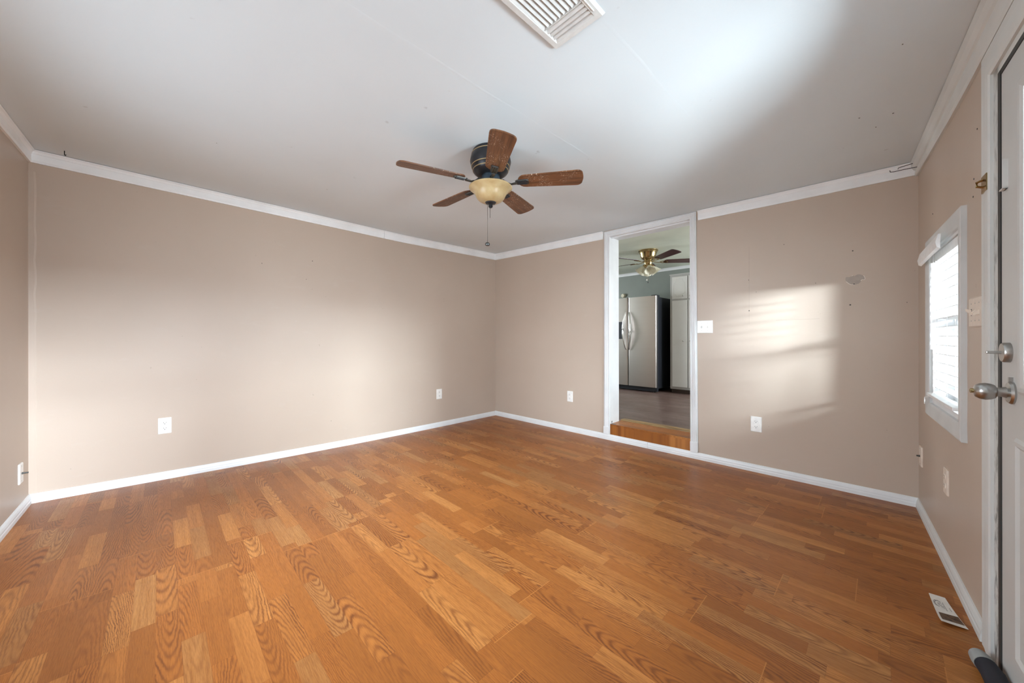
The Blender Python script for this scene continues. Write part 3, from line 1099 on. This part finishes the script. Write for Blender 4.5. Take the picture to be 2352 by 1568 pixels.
def blade_outline(r0, r1, w0, w1, rc=0.03):
    """outline along +x with softly rounded ends"""
    p = []
    for a in range(0, 91, 15):
        q = math.radians(a)
        p.append((r1 - rc + rc * math.sin(q), w1 / 2 - rc + rc * math.cos(q)))
    for k in range(1, 6):
        p.append((r1 + 0.004 * math.sin(PI * k / 6), w1 / 2 - rc - (w1 - 2 * rc) * k / 6))
    for a in range(90, 181, 15):
        q = math.radians(a)
        p.append((r1 - rc + rc * math.sin(q), -w1 / 2 + rc + rc * math.cos(q)))
    ri = w0 * 0.42
    for a in range(180, 361, 20):
        q = math.radians(a)
        p.append((r0 + ri + ri * math.sin(q), (w0 / 2) * math.cos(q)))
    return p


BZ = -0.178
PITCH = math.radians(-12.5)
proto_bl = proto_arm = None
for k in range(5):
    rot = Matrix.Rotation(math.radians(-34.5 + 72 * k), 4, 'Z')
    if k == 0:
        bm = bmesh.new()
        mt = Matrix.Rotation(PITCH, 4, 'X')
        prism(bm, blade_outline(0.155, 0.512, 0.100, 0.124), -0.0025, 0.0035, mt)
        b_ = obj('blade', bm, BLADEW, fan)
        bm = bmesh.new()
        tube(bm, [(0.045, 0, 0.012), (0.075, 0, 0.010), (0.095, 0, -0.006), (0.118, 0, -0.014), (0.150, 0, -0.010)], [.012, .010, .008, .009, .012], 8, 0.5)
        skin(bm, [[mt @ Vector(q) for q in ((x, -w_, -.003), (x, w_, -.003), (x, w_ * .9, -.010), (x, -w_ * .9, -.010))] for x, w_ in ((.142, .013), (.152, .019), (.205, .021), (.216, .016))])
        a_ = obj('blade_arm', bm, ARMM, fan, bevel=.001)
        bm = bmesh.new()
        for yy in (-.011, .0, .011):
            tube(bm, [mt @ Vector((.155, yy, -.011)), mt @ Vector((.207, yy, -.011))], .0032, 6)
        g_ = obj('arm_ribs', bm, GOLD if False else BRONZE, a_)
    else:
        b2 = b_.copy(); COL.objects.link(b2); b2.parent = fan
        a2 = a_.copy(); COL.objects.link(a2); a2.parent = fan
        g2 = g_.copy(); COL.objects.link(g2); g2.parent = a2
    bb, aa = (b_, a_) if k == 0 else (b2, a2)
    M4 = Matrix.Translation((0, 0, BZ)) @ rot
    bb.matrix_basis = M4
    aa.matrix_basis = M4

# ------------------------------------------------------------------ ceiling air vent
vx0, vx1, vy1, vy0 = 2.697, 2.897, -2.110, -2.470
vz = zc(2.8, -2.2) - 0.001
vt = thing('ceiling_vent', 'white louvred air vent in the ceiling at the top edge', 'air vent', Matrix.Translation(((vx0 + vx1) / 2, (vy0 + vy1) / 2, vz)))
hx, hy = (vx1 - vx0) / 2, (vy1 - vy0) / 2
bm = bmesh.new()
rings = []
VF = [(0.0, 0.0), (0.0, -0.004), (0.006, -0.012), (0.024, -0.013), (0.027, -0.009), (0.027, 0.0)]
for sx, sy in ((-1, -1), (1, -1), (1, 1), (-1, 1), (-1, -1)):
    rings.append([(sx * (hx - q), sy * (hy - q), z) for q, z in VF])
skin(bm, rings, caps=False)
obj('frame', bm, VENTP, vt)
bm = bmesh.new()
ix, iy = hx - .027, hy - .027
for k in range(9):
    x = -ix + .007 + k * (2 * ix - .014) / 8
    mt = Matrix.Translation((x, -0.034, -.004)) @ Matrix.Rotation(math.radians(-40), 4, 'Y')
    box(bm, -.0105, .0105, -iy + .034, iy - .034, -.0008, .0008, mt)
obj('long_louvers', bm, VENTP, vt)
bm = bmesh.new()
for k in range(4):
    y = iy - .006 - k * .0165
    mt = Matrix.Translation((0, y, -.005)) @ Matrix.Rotation(math.radians(-42), 4, 'X')
    box(bm, -ix, ix, -.0105, .0105, -.0008, .0008, mt)
obj('cross_louvers', bm, VENTP, vt)
bm = bmesh.new(); box(bm, -ix, ix, iy - .0675, iy - .0655, -.012, -.001); obj('divider', bm, VENTP, vt)
bm = bmesh.new(); box(bm, -ix - .002, ix + .002, -iy - .002, iy + .002, -.0008, -.0002); obj('duct_opening', bm, DUCT, vt)
bm = bmesh.new(); tube(bm, [(ix + .012, iy - .015, -.014), (ix + .012, iy - .20, -.014)], .0022, 6); obj('damper_rod', bm, VENTP, vt)

# ------------------------------------------------------------------ ceiling and corner hooks
hk_p = (0.035, -3.545)
bm = bmesh.new()
hz = zc(*hk_p)
tube(bm, [(0, 0, .002), (0, 0, -.022), (0.002, 0.002, -.028), (0.006, 0.005, -.029), (0.008, 0.007, -.024)], .0022, 6)
o = obj('ceiling_hook', bm, IRON, loc=(hk_p[0], hk_p[1], hz))
tag(o, 'small black hook in the ceiling above the near left corner', 'hook')
ch = thing('wire_hooks', 'pair of thin bent black wires on the crown at the right corner', 'wire hook', WR.mat(0.03, 2.0))
for k, pts in enumerate(([(0.05, -.012, -.020), (0.03, -.06, -.012), (0.02, -.105, -.010), (0.015, -.118, -.006), (0.016, -.12, .004)],
                         [(0.06, -.012, .005), (0.04, -.05, .006), (0.03, -.085, .004), (0.03, -.088, -.004)])):
    bm = bmesh.new(); tube(bm, pts, .0018, 6); obj('wire', bm, IRON, ch)

# ------------------------------------------------------------------ things on the floor
ca, cb_, cc, cd_ = Vector((3.641, -.989, 0)), Vector((3.682, -.986, 0)), Vector((3.720, -1.161, 0)), Vector((3.659, -1.178, 0))
fc = (ca + cb_ + cc + cd_) / 4
cardt = thing('printed_card', 'small worn printed card lying on the floor near the outside door', 'card', Matrix.Translation(fc))
def cp(u, v, z):
    """u across, v from the far end to the near end"""
    return (ca * (1 - u) + cb_ * u) * (1 - v) + (cd_ * (1 - u) + cc * u) * v - fc + Vector((0, 0, z))
def cz(u, v): return 0.001 + 0.004 * (v - .5) ** 2 * 4 + 0.006 * max(0, v - .8) * 5 * (1 - u)
bm = bmesh.new()
G = [[(bm.verts.new(cp(i / 6, j / 12, cz(i / 6, j / 12))), bm.verts.new(cp(i / 6, j / 12, cz(i / 6, j / 12) + .0012))) for i in range(7)] for j in range(13)]
for j in range(12):
    for i in range(6):
        for q in (0, 1):
            bm.faces.new((G[j][i][q], G[j][i + 1][q], G[j + 1][i + 1][q], G[j + 1][i][q]))
for j in range(12):
    for i in (0, 6):
        bm.faces.new((G[j][i][0], G[j + 1][i][0], G[j + 1][i][1], G[j][i][1]))
for i in range(6):
    for j in (0, 12):
        bm.faces.new((G[j][i][0], G[j][i + 1][0], G[j][i + 1][1], G[j][i][1]))
obj('paper', bm, PAPER, cardt)
def card_patch(bm, us, vs, dz=.0017):
    g = [[bm.verts.new(cp(u, v, cz(u, v) + dz)) for u in us] for v in vs]
    for a, b in zip(g, g[1:]):
        for i in range(len(us) - 1):
            bm.faces.new((a[i], a[i + 1], b[i + 1], b[i]))
bm = bmesh.new(); card_patch(bm, [.10, .3, .5, .7, .97], [.62, .70, .78, .84, .90]); obj('brown_band', bm, PAPERD, cardt)
bm = bmesh.new()
def arc(u0, v0, ru, rv, a0, a1, wd, n=12):
    pr = None
    for i in range(n + 1):
        a = math.radians(a0 + (a1 - a0) * i / n)
        p = [(u0 + ru * k * math.cos(a), v0 + rv * k * math.sin(a)) for k in (1 - wd, 1 + wd)]
        q = [bm.verts.new(cp(u, v, cz(u, v) + .0017)) for u, v in p]
        if pr:
            bm.faces.new((pr[0], pr[1], q[1], q[0]))
        pr = q
arc(.34, .30, .20, .10, 100, 320, .10)
arc(.34, .30, .26, .125, 130, 250, .04)
for u0, v0, v1 in ((.30, .27, .35), (.37, .25, .38), (.44, .33, .42), (.44, .25, .30), (.52, .27, .31), (.52, .34, .44), (.60, .22, .50), (.82, .36, .48)):
    card_patch(bm, [u0 - .014, u0 + .014], [v0, (v0 + v1) / 2, v1])
obj('dark_print', bm, INK, cardt)

ds = thing('draft_stopper', 'black foam tube with a grey end lying along the outside door', 'draft stopper', WR.mat(0, 0, 0))
rad = 0.025
bm = bmesh.new()
pts = [(1.442, -.034, rad), (1.48, -.028, rad), (1.6, -.027, rad), (1.8, -.028, rad), (2.05, -.027, rad), (2.25, -.028, rad)]
tube(bm, pts, [rad * .93, rad, rad * 1.0, rad * .98, rad, rad], 24)
obj('foam_sleeve', bm, DARKFOAM, ds, smooth=True)
bm = bmesh.new()
tube(bm, [(1.402, -.042, rad * .9), (1.406, -.0415, rad), (1.422, -.038, rad), (1.444, -.034, rad)], [rad * .55, rad * .82, rad * .95, rad * .97], 24)
obj('grey_end', bm, GREYEND, ds, smooth=True)

# ------------------------------------------------------------------ kitchen beyond the doorway
KZ = 0.157
KC = 2.19
bm = bmesh.new(); box(bm, -1.6, 3.75, 0.315, 3.2, KZ - .06, KZ); box(bm, -1.6, 1.62, 0.17, 0.32, KZ - .06, KZ); box(bm, 2.45, 3.75, 0.25, 0.32, KZ - .06, KZ)
# the kitchen floor starts behind the threshold
kf = obj('floor_kitchen', bm, DARKOAK); tag(kf, 'dark brown laminate kitchen floor beyond the doorway', 'floor', kind='structure')
bm = bmesh.new(); box(bm, -1.7, 3.85, 0.05, 3.2, KC, KC + .08)
kc = obj('ceiling_kitchen', bm, KCEIL); tag(kc, 'cream kitchen ceiling seen through the doorway', 'ceiling', kind='structure')
bm = bmesh.new(); box(bm, -1.6, 3.75, 3.1, 3.2, 0.0, KC + .06)
o = obj('wall_kitchen_back', bm, KWALL); tag(o, 'grey green kitchen wall behind the refrigerator', 'wall', kind='structure')
def pierced(bm, x0, x1, ya, yb, za=0.92, zb_=1.98):
    box(bm, x0, x1, 0.1, ya, 0.0, KC + .06)
    box(bm, x0, x1, yb, 3.2, 0.0, KC + .06)
    box(bm, x0, x1, ya, yb, 0.0, za)
    box(bm, x0, x1, ya, yb, zb_, KC + .06)


def added_kitchen_window(name, x0, x1, ya, yb, label, za=0.92, zb_=1.98):  # sash of an invented window that carries a kitchen fill lamp
    t_ = thing(name, label, 'window', kind='structure')
    b_m = bmesh.new()
    for a in ((ya, ya + .05, za, zb_), (yb - .05, yb, za, zb_), (ya, yb, za, za + .05), (ya, yb, zb_ - .05, zb_), (ya, yb, (za + zb_) / 2 - .02, (za + zb_) / 2 + .02)):
        box(b_m, x0, x1, *a)
    obj('sash', b_m, OUTWHITE, t_)


added_kitchen_window('added_window_4', -1.67, -1.63, 0.6, 1.7, 'added unseen kitchen window on the left')
added_kitchen_window('added_window_5', 3.78, 3.82, 1.75, 2.85, 'added unseen kitchen window on the right')
bm = bmesh.new(); pierced(bm, -1.7, -1.6, 0.6, 1.7)
box(bm, -1.7, 0.0, 0.02, 0.1, 0.0, KC + .06)
o = obj('wall_kitchen_left', bm, KWALL); tag(o, 'grey green kitchen side wall hidden on the left', 'wall', kind='structure')
bm = bmesh.new(); pierced(bm, 3.75, 3.85, 1.75, 2.85)
o = obj('wall_kitchen_right', bm, KWALL); tag(o, 'grey green kitchen side wall hidden on the right', 'wall', kind='structure')
bm = bmesh.new()
skin(bm, [[(x, 3.1, KC - .045), (x, 3.088, KC - .045), (x, 3.084, KC - .02), (x, 3.065, KC), (x, 3.1, KC)] for x in (-1.6, 3.75)])
o = obj('trim_7', bm, TRIM); tag(o, 'white crown moulding on the kitchen back wall', 'moulding', kind='structure')
bm = bmesh.new()
tube(bm, [(0.9, 2.45, KC), (2.6, 2.45, KC)], .0006, 5); tube(bm, [(0.75, 0.4, KC), (0.75, 2.3, KC)], .0006, 5)
obj('ceiling_seam', bm, KWALL, kc)

# refrigerator
fr = thing('refrigerator', 'stainless steel side by side refrigerator with black sides', 'refrigerator', Matrix.Translation((0.655, 2.293, KZ)))
bm = bmesh.new(); box(bm, -.405, .448, .062, .735, .055, 1.475); obj('cabinet', bm, BLACKP, fr, bevel=.006)
def door_bm(x0, x1, z0, z1):
    bm = bmesh.new()
    n = 8
    prof = [(x0, .058)]
    for i in range(n + 1):
        a = PI - PI / 2 * i / n
        prof.append((x0 + .022 + .022 * math.cos(a), .022 - .022 * math.sin(a)))
    for i in range(n + 1):
        a = PI / 2 - PI / 2 * i / n
        prof.append((x1 - .022 + .022 * math.cos(a), .022 - .022 * math.sin(a)))
    prof.append((x1, .058))
    skin(bm, [[(x, y, z) for x, y in prof] for z in (z0, z1)])
    return bm
fd = obj('fresh_food_door', door_bm(-.010, .448, .078, 1.490), STEELF, fr, smooth=True)
fz = obj('freezer_door', door_bm(-.405, -.018, .078, 1.490), STEELF, fr, smooth=True)
for par, x, sg in ((fd, .016, 1), (fz, -.044, -1)):
    bm = bmesh.new()
    pts = []
    for i in range(17):
        q = i / 16
        pts.append((x + sg * .030 * math.sin(PI * q), -.012 - .045 * math.sin(PI * q) ** .7, .655 + .60 * q))
    tube(bm, pts, [.008 + .008 * math.sin(PI * i / 16) for i in range(17)], 10)
    obj('handle', bm, STEELH, par, smooth=True)
bm = bmesh.new(); box(bm, -.345, -.108, -.004, .03, .825, 1.105); obj('water_dispenser', bm, BLACKP, fz, bevel=.004)
bm = bmesh.new(); box(bm, -.40, .443, .035, .10, .012, .074); kg = obj('kick_grille', bm, BLACKP, fr)
for x in (-.36, .40):
    bm = bmesh.new(); lathe(bm, [(.018, -.012), (.018, .012)], 14, Matrix.Translation((x, .055, .018)), axis='X'); box(bm, x - .025, x + .03, .025, .06, .025, .055); obj('front_roller', bm, BLACKP, fr)
bm = bmesh.new(); box(bm, .36, .445, .02, .14, 1.478, 1.505); obj('hinge_cover', bm, BLACKP, fr, bevel=.008)
bm = bmesh.new(); box(bm, -.40, -.32, .02, .14, 1.478, 1.505); obj('hinge_cover', bm, BLACKP, fr, bevel=.008)

# pantry cabinet
pn = thing('pantry_cabinet', 'tall white pantry cabinet right of the refrigerator', 'cabinet', Matrix.Translation((1.235, 2.5, KZ)))
PW = 0.53
bm = bmesh.new(); box(bm, 0, PW, .018, .595, .062, 1.803); cs_ = obj('carcass', bm, KCABF, pn)
bm = bmesh.new()
for a in ((0, .034, 1.803, .062), (.258, .272, 1.803, .062), (PW - .034, PW, 1.803, .062)):
    box(bm, a[0], a[1], 0, .018, a[3], a[2])
for z0, z1 in ((.062, .10), (1.40, 1.437), (1.765, 1.803)):
    box(bm, 0, PW, -.0004, .018, z0, z1)
obj('face_frame', bm, KCABF, pn)
bm = bmesh.new(); box(bm, 0.0, PW, .055, .07, 0.0, .062); obj('toe_kick', bm, plain('brown_toe_kick', (.10, .07, .055), .6), pn)
bm = bmesh.new(); box(bm, -.006, PW + .02, -.012, .595, 1.797, 1.812); obj('top_moulding', bm, KCABF, pn)


def groove(bm, pts):
    tube(bm, pts, .0022, 5)


for i, x0 in enumerate((.035, .273)):
    x1 = x0 + .222
    for nm, z0, z1, kz in (('upper_door', 1.432, 1.768, 1.47), ('lower_door', .100, 1.406, .795)):
        bm = bmesh.new(); box(bm, x0, x1, -.018, -.0006, z0, z1)
        dd = obj(nm, bm, KCAB, pn, bevel=.003)
        kx = x1 - .054 if i == 0 else x0 + .03
        bm = bmesh.new(); lathe(bm, [(.005, .018), (.004, .028), (.010, .034), (.011, .040), (.006, .045), (.001, .0455)], 14, Matrix.Translation((kx, 0, kz)), axis='Y')
        obj('knob', bm, NICKEL, dd, smooth=True)
        if nm == 'upper_door':
            bm = bmesh.new()
            a0, a1, b0, b1 = x0 + .028, x1 - .028, z0 + .035, z1 - .032
            xm = (a0 + a1) / 2
            y = -.0185
            groove(bm, [(a0, y, b0 + .05), (a0, y, b1 - .06), (a0 + .018, y, b1 - .055), (a0 + .034, y, b1 - .03), (a0 + .038, y, b1 - .005), (xm - .018, y, b1 - .012), (xm, y, b1), (xm + .018, y, b1 - .012),
                        (a1 - .038, y, b1 - .005), (a1 - .034, y, b1 - .03), (a1 - .018, y, b1 - .055), (a1, y, b1 - .06), (a1, y, b0 + .05), (a1 - .018, y, b0 + .045), (a1 - .034, y, b0 + .02), (a1 - .038, y, b0)])
            groove(bm, [(a1 - .038, y, b0), (a0 + .038, y, b0), (a0 + .034, y, b0 + .02), (a0 + .018, y, b0 + .045), (a0, y, b0 + .05)])
            obj('routed_moulding', bm, KCAB, dd)
        for hz_ in (z0 + .05, z1 - .05):
            bm = bmesh.new(); lathe(bm, [(.004, -.016), (.004, .016)], 8, Matrix.Translation((x0 - .003 if i == 0 else x1 + .003, -.010, hz_))); obj('hinge', bm, NICKEL, dd)

# round cream detector above the refrigerator
t = thing('wall_detector', 'small round cream detector on the kitchen wall above the refrigerator', 'detector', Matrix.Translation((0.135, 3.1, 1.785)))
bm = bmesh.new(); lathe(bm, [(.038, 0), (.038, .012)], 28, axis='Y'); obj('base_ring', bm, BEIGE, t, smooth=True)
bm = bmesh.new(); lathe(bm, [(.035, .012), (.035, .045), (.030, .052), (.002, .053)], 28, axis='Y'); obj('cover', bm, BEIGE, t, smooth=True)
bm = bmesh.new(); lathe(bm, [(.004, .0525), (.003, .0545)], 8, Matrix.Translation((-.008, 0, -.016)), axis='Y'); obj('indicator', bm, IRON, t)

# kitchen ceiling fan
kfan = thing('ceiling_fan', 'antique brass kitchen ceiling fan with dark mahogany blades and bell shades', 'ceiling fan', Matrix.Translation((1.287, 1.64, KC)))
bm = bmesh.new()
lathe(bm, [(.127, 0), (.127, -.012), (.118, -.020), (.117, -.030), (.111, -.036), (.110, -.044), (.106, -.049), (.102, -.075), (.093, -.098), (.078, -.118), (.058, -.130), (.002, -.131)], 48)
obj('motor_housing', bm, BRASS, kfan, smooth=True)
bm = bmesh.new()
lathe(bm, [(.048, -.130), (.048, -.152), (.052, -.156), (.052, -.180), (.046, -.190), (.040, -.215), (.060, -.222), (.058, -.235), (.03, -.245), (.002, -.246)], 36)
obj('light_fitter', bm, BRASS, kfan, smooth=True)
for k in range(5):
    M4 = Matrix.Translation((0, 0, -.155)) @ Matrix.Rotation(math.radians(37 + 72 * k), 4, 'Z')
    if k == 0:
        mt = Matrix.Rotation(math.radians(-12), 4, 'X')
        bm = bmesh.new(); prism(bm, blade_outline(.20, .65, .105, .135), -.002, .004, mt); kb0 = obj('blade', bm, MAHOG, kfan)
        bm = bmesh.new()
        tube(bm, [(.05, 0, .01), (.09, 0, -.004), (.13, 0, -.012), (.16, 0, -.008)], [.010, .009, .007, .009], 8, .5)
        ring = [mt @ Vector((.205 + .048 * math.cos(a), .024 * math.sin(a), -.006)) for a in [2 * PI * i / 20 for i in range(21)]]
        tube(bm, ring, .006, 6, .8)
        ka0 = obj('blade_arm', bm, BRASS, kfan)
        b1, a1_ = kb0, ka0
    else:
        b1 = kb0.copy(); COL.objects.link(b1); b1.parent = kfan
        a1_ = ka0.copy(); COL.objects.link(a1_); a1_.parent = kfan
    b1.matrix_basis = M4
    a1_.matrix_basis = M4
BELL = [(.021, 0), (.025, -.008), (.034, -.022), (.043, -.042), (.050, -.062), (.060, -.082), (.071, -.098)]
for k in range(4):
    ang = math.radians(-52 + 90 * k)
    M4 = Matrix.Translation((0, 0, -.222)) @ Matrix.Rotation(ang, 4, 'Z') @ Matrix.Translation((.052, 0, 0)) @ Matrix.Rotation(math.radians(-38), 4, 'Y')
    if k == 0:
        bm = bmesh.new()
        n = 40
        rings = []
        for (r, z), inner in [(q, 0) for q in BELL] + [(q, 1) for q in BELL[::-1]]:
            rf = 1 + (.05 * (1 if z < -.09 else 0))
            rings.append([Vector(((r - .002 * inner) * math.cos(2 * PI * i / n) * (1 + (.035 * math.cos(16 * PI * i / n) if z < -.075 else 0)),
                                  (r - .002 * inner) * math.sin(2 * PI * i / n) * (1 + (.035 * math.cos(16 * PI * i / n) if z < -.075 else 0)), z)) for i in range(n)])
        skin(bm, rings, caps=False)
        s0_ = obj('bell_shade', bm, FROST, kfan, smooth=True)
        bm = bmesh.new(); lathe(bm, [(.014, .028), (.024, .020), (.026, .0), (.024, -.006)], 24); h0_ = obj('shade_holder', bm, BRASS, kfan, smooth=True)
        s1_, h1_ = s0_, h0_
    else:
        s1_ = s0_.copy(); COL.objects.link(s1_); s1_.parent = kfan
        h1_ = h0_.copy(); COL.objects.link(h1_); h1_.parent = kfan
    s1_.matrix_basis = M4
    h1_.matrix_basis = M4
for dx, dy, z1 in ((-.018, -.004, -.388), (.006, -.016, -.425)):
    bm = bmesh.new(); tube(bm, [(dx, dy, -.245), (dx, dy, z1)], .001, 5); pc = obj('pull_chain', bm, BRASS, kfan)
    bm = bmesh.new(); lathe(bm, [(.002, .010), (.007, .004), (.009, -.003), (.006, -.010), (.001, -.012)], 12, Matrix.Translation((dx, dy, z1 - .010))); obj('chain_pendant', bm, ARMM if z1 < -.4 else PLASTIC, pc, smooth=True)

# ------------------------------------------------------------------ porch and ground outside the window
bm = bmesh.new(); box(bm, 4.1, 14, -14, 14, -.5, -.42)
o = obj('ground', bm, CONCRETE); tag(o, 'pale paved ground outside the window', 'ground', kind='structure')
bm = bmesh.new(); box(bm, -4, 9, -14, -3.95, -.5, -.42)
bm.free()
pp = thing('porch_post', 'grey porch post outside the window', 'post', Matrix.Translation((3.915, 1.25, -.42)))
bm = bmesh.new(); box(bm, -.06, .06, -.06, .06, 0, 2.7); obj('shaft', bm, POSTP, pp, bevel=.005)
bm = bmesh.new(); box(bm, -.085, .085, -.085, .085, 0, .16); obj('base', bm, POSTP, pp)
bm = bmesh.new(); box(bm, 4.0, 6.2, 1.55, 1.65, -.42, 2.6)
o = obj('wall_porch', bm, SIDING); tag(o, 'grey porch wall seen between the blind slats', 'wall', kind='structure')
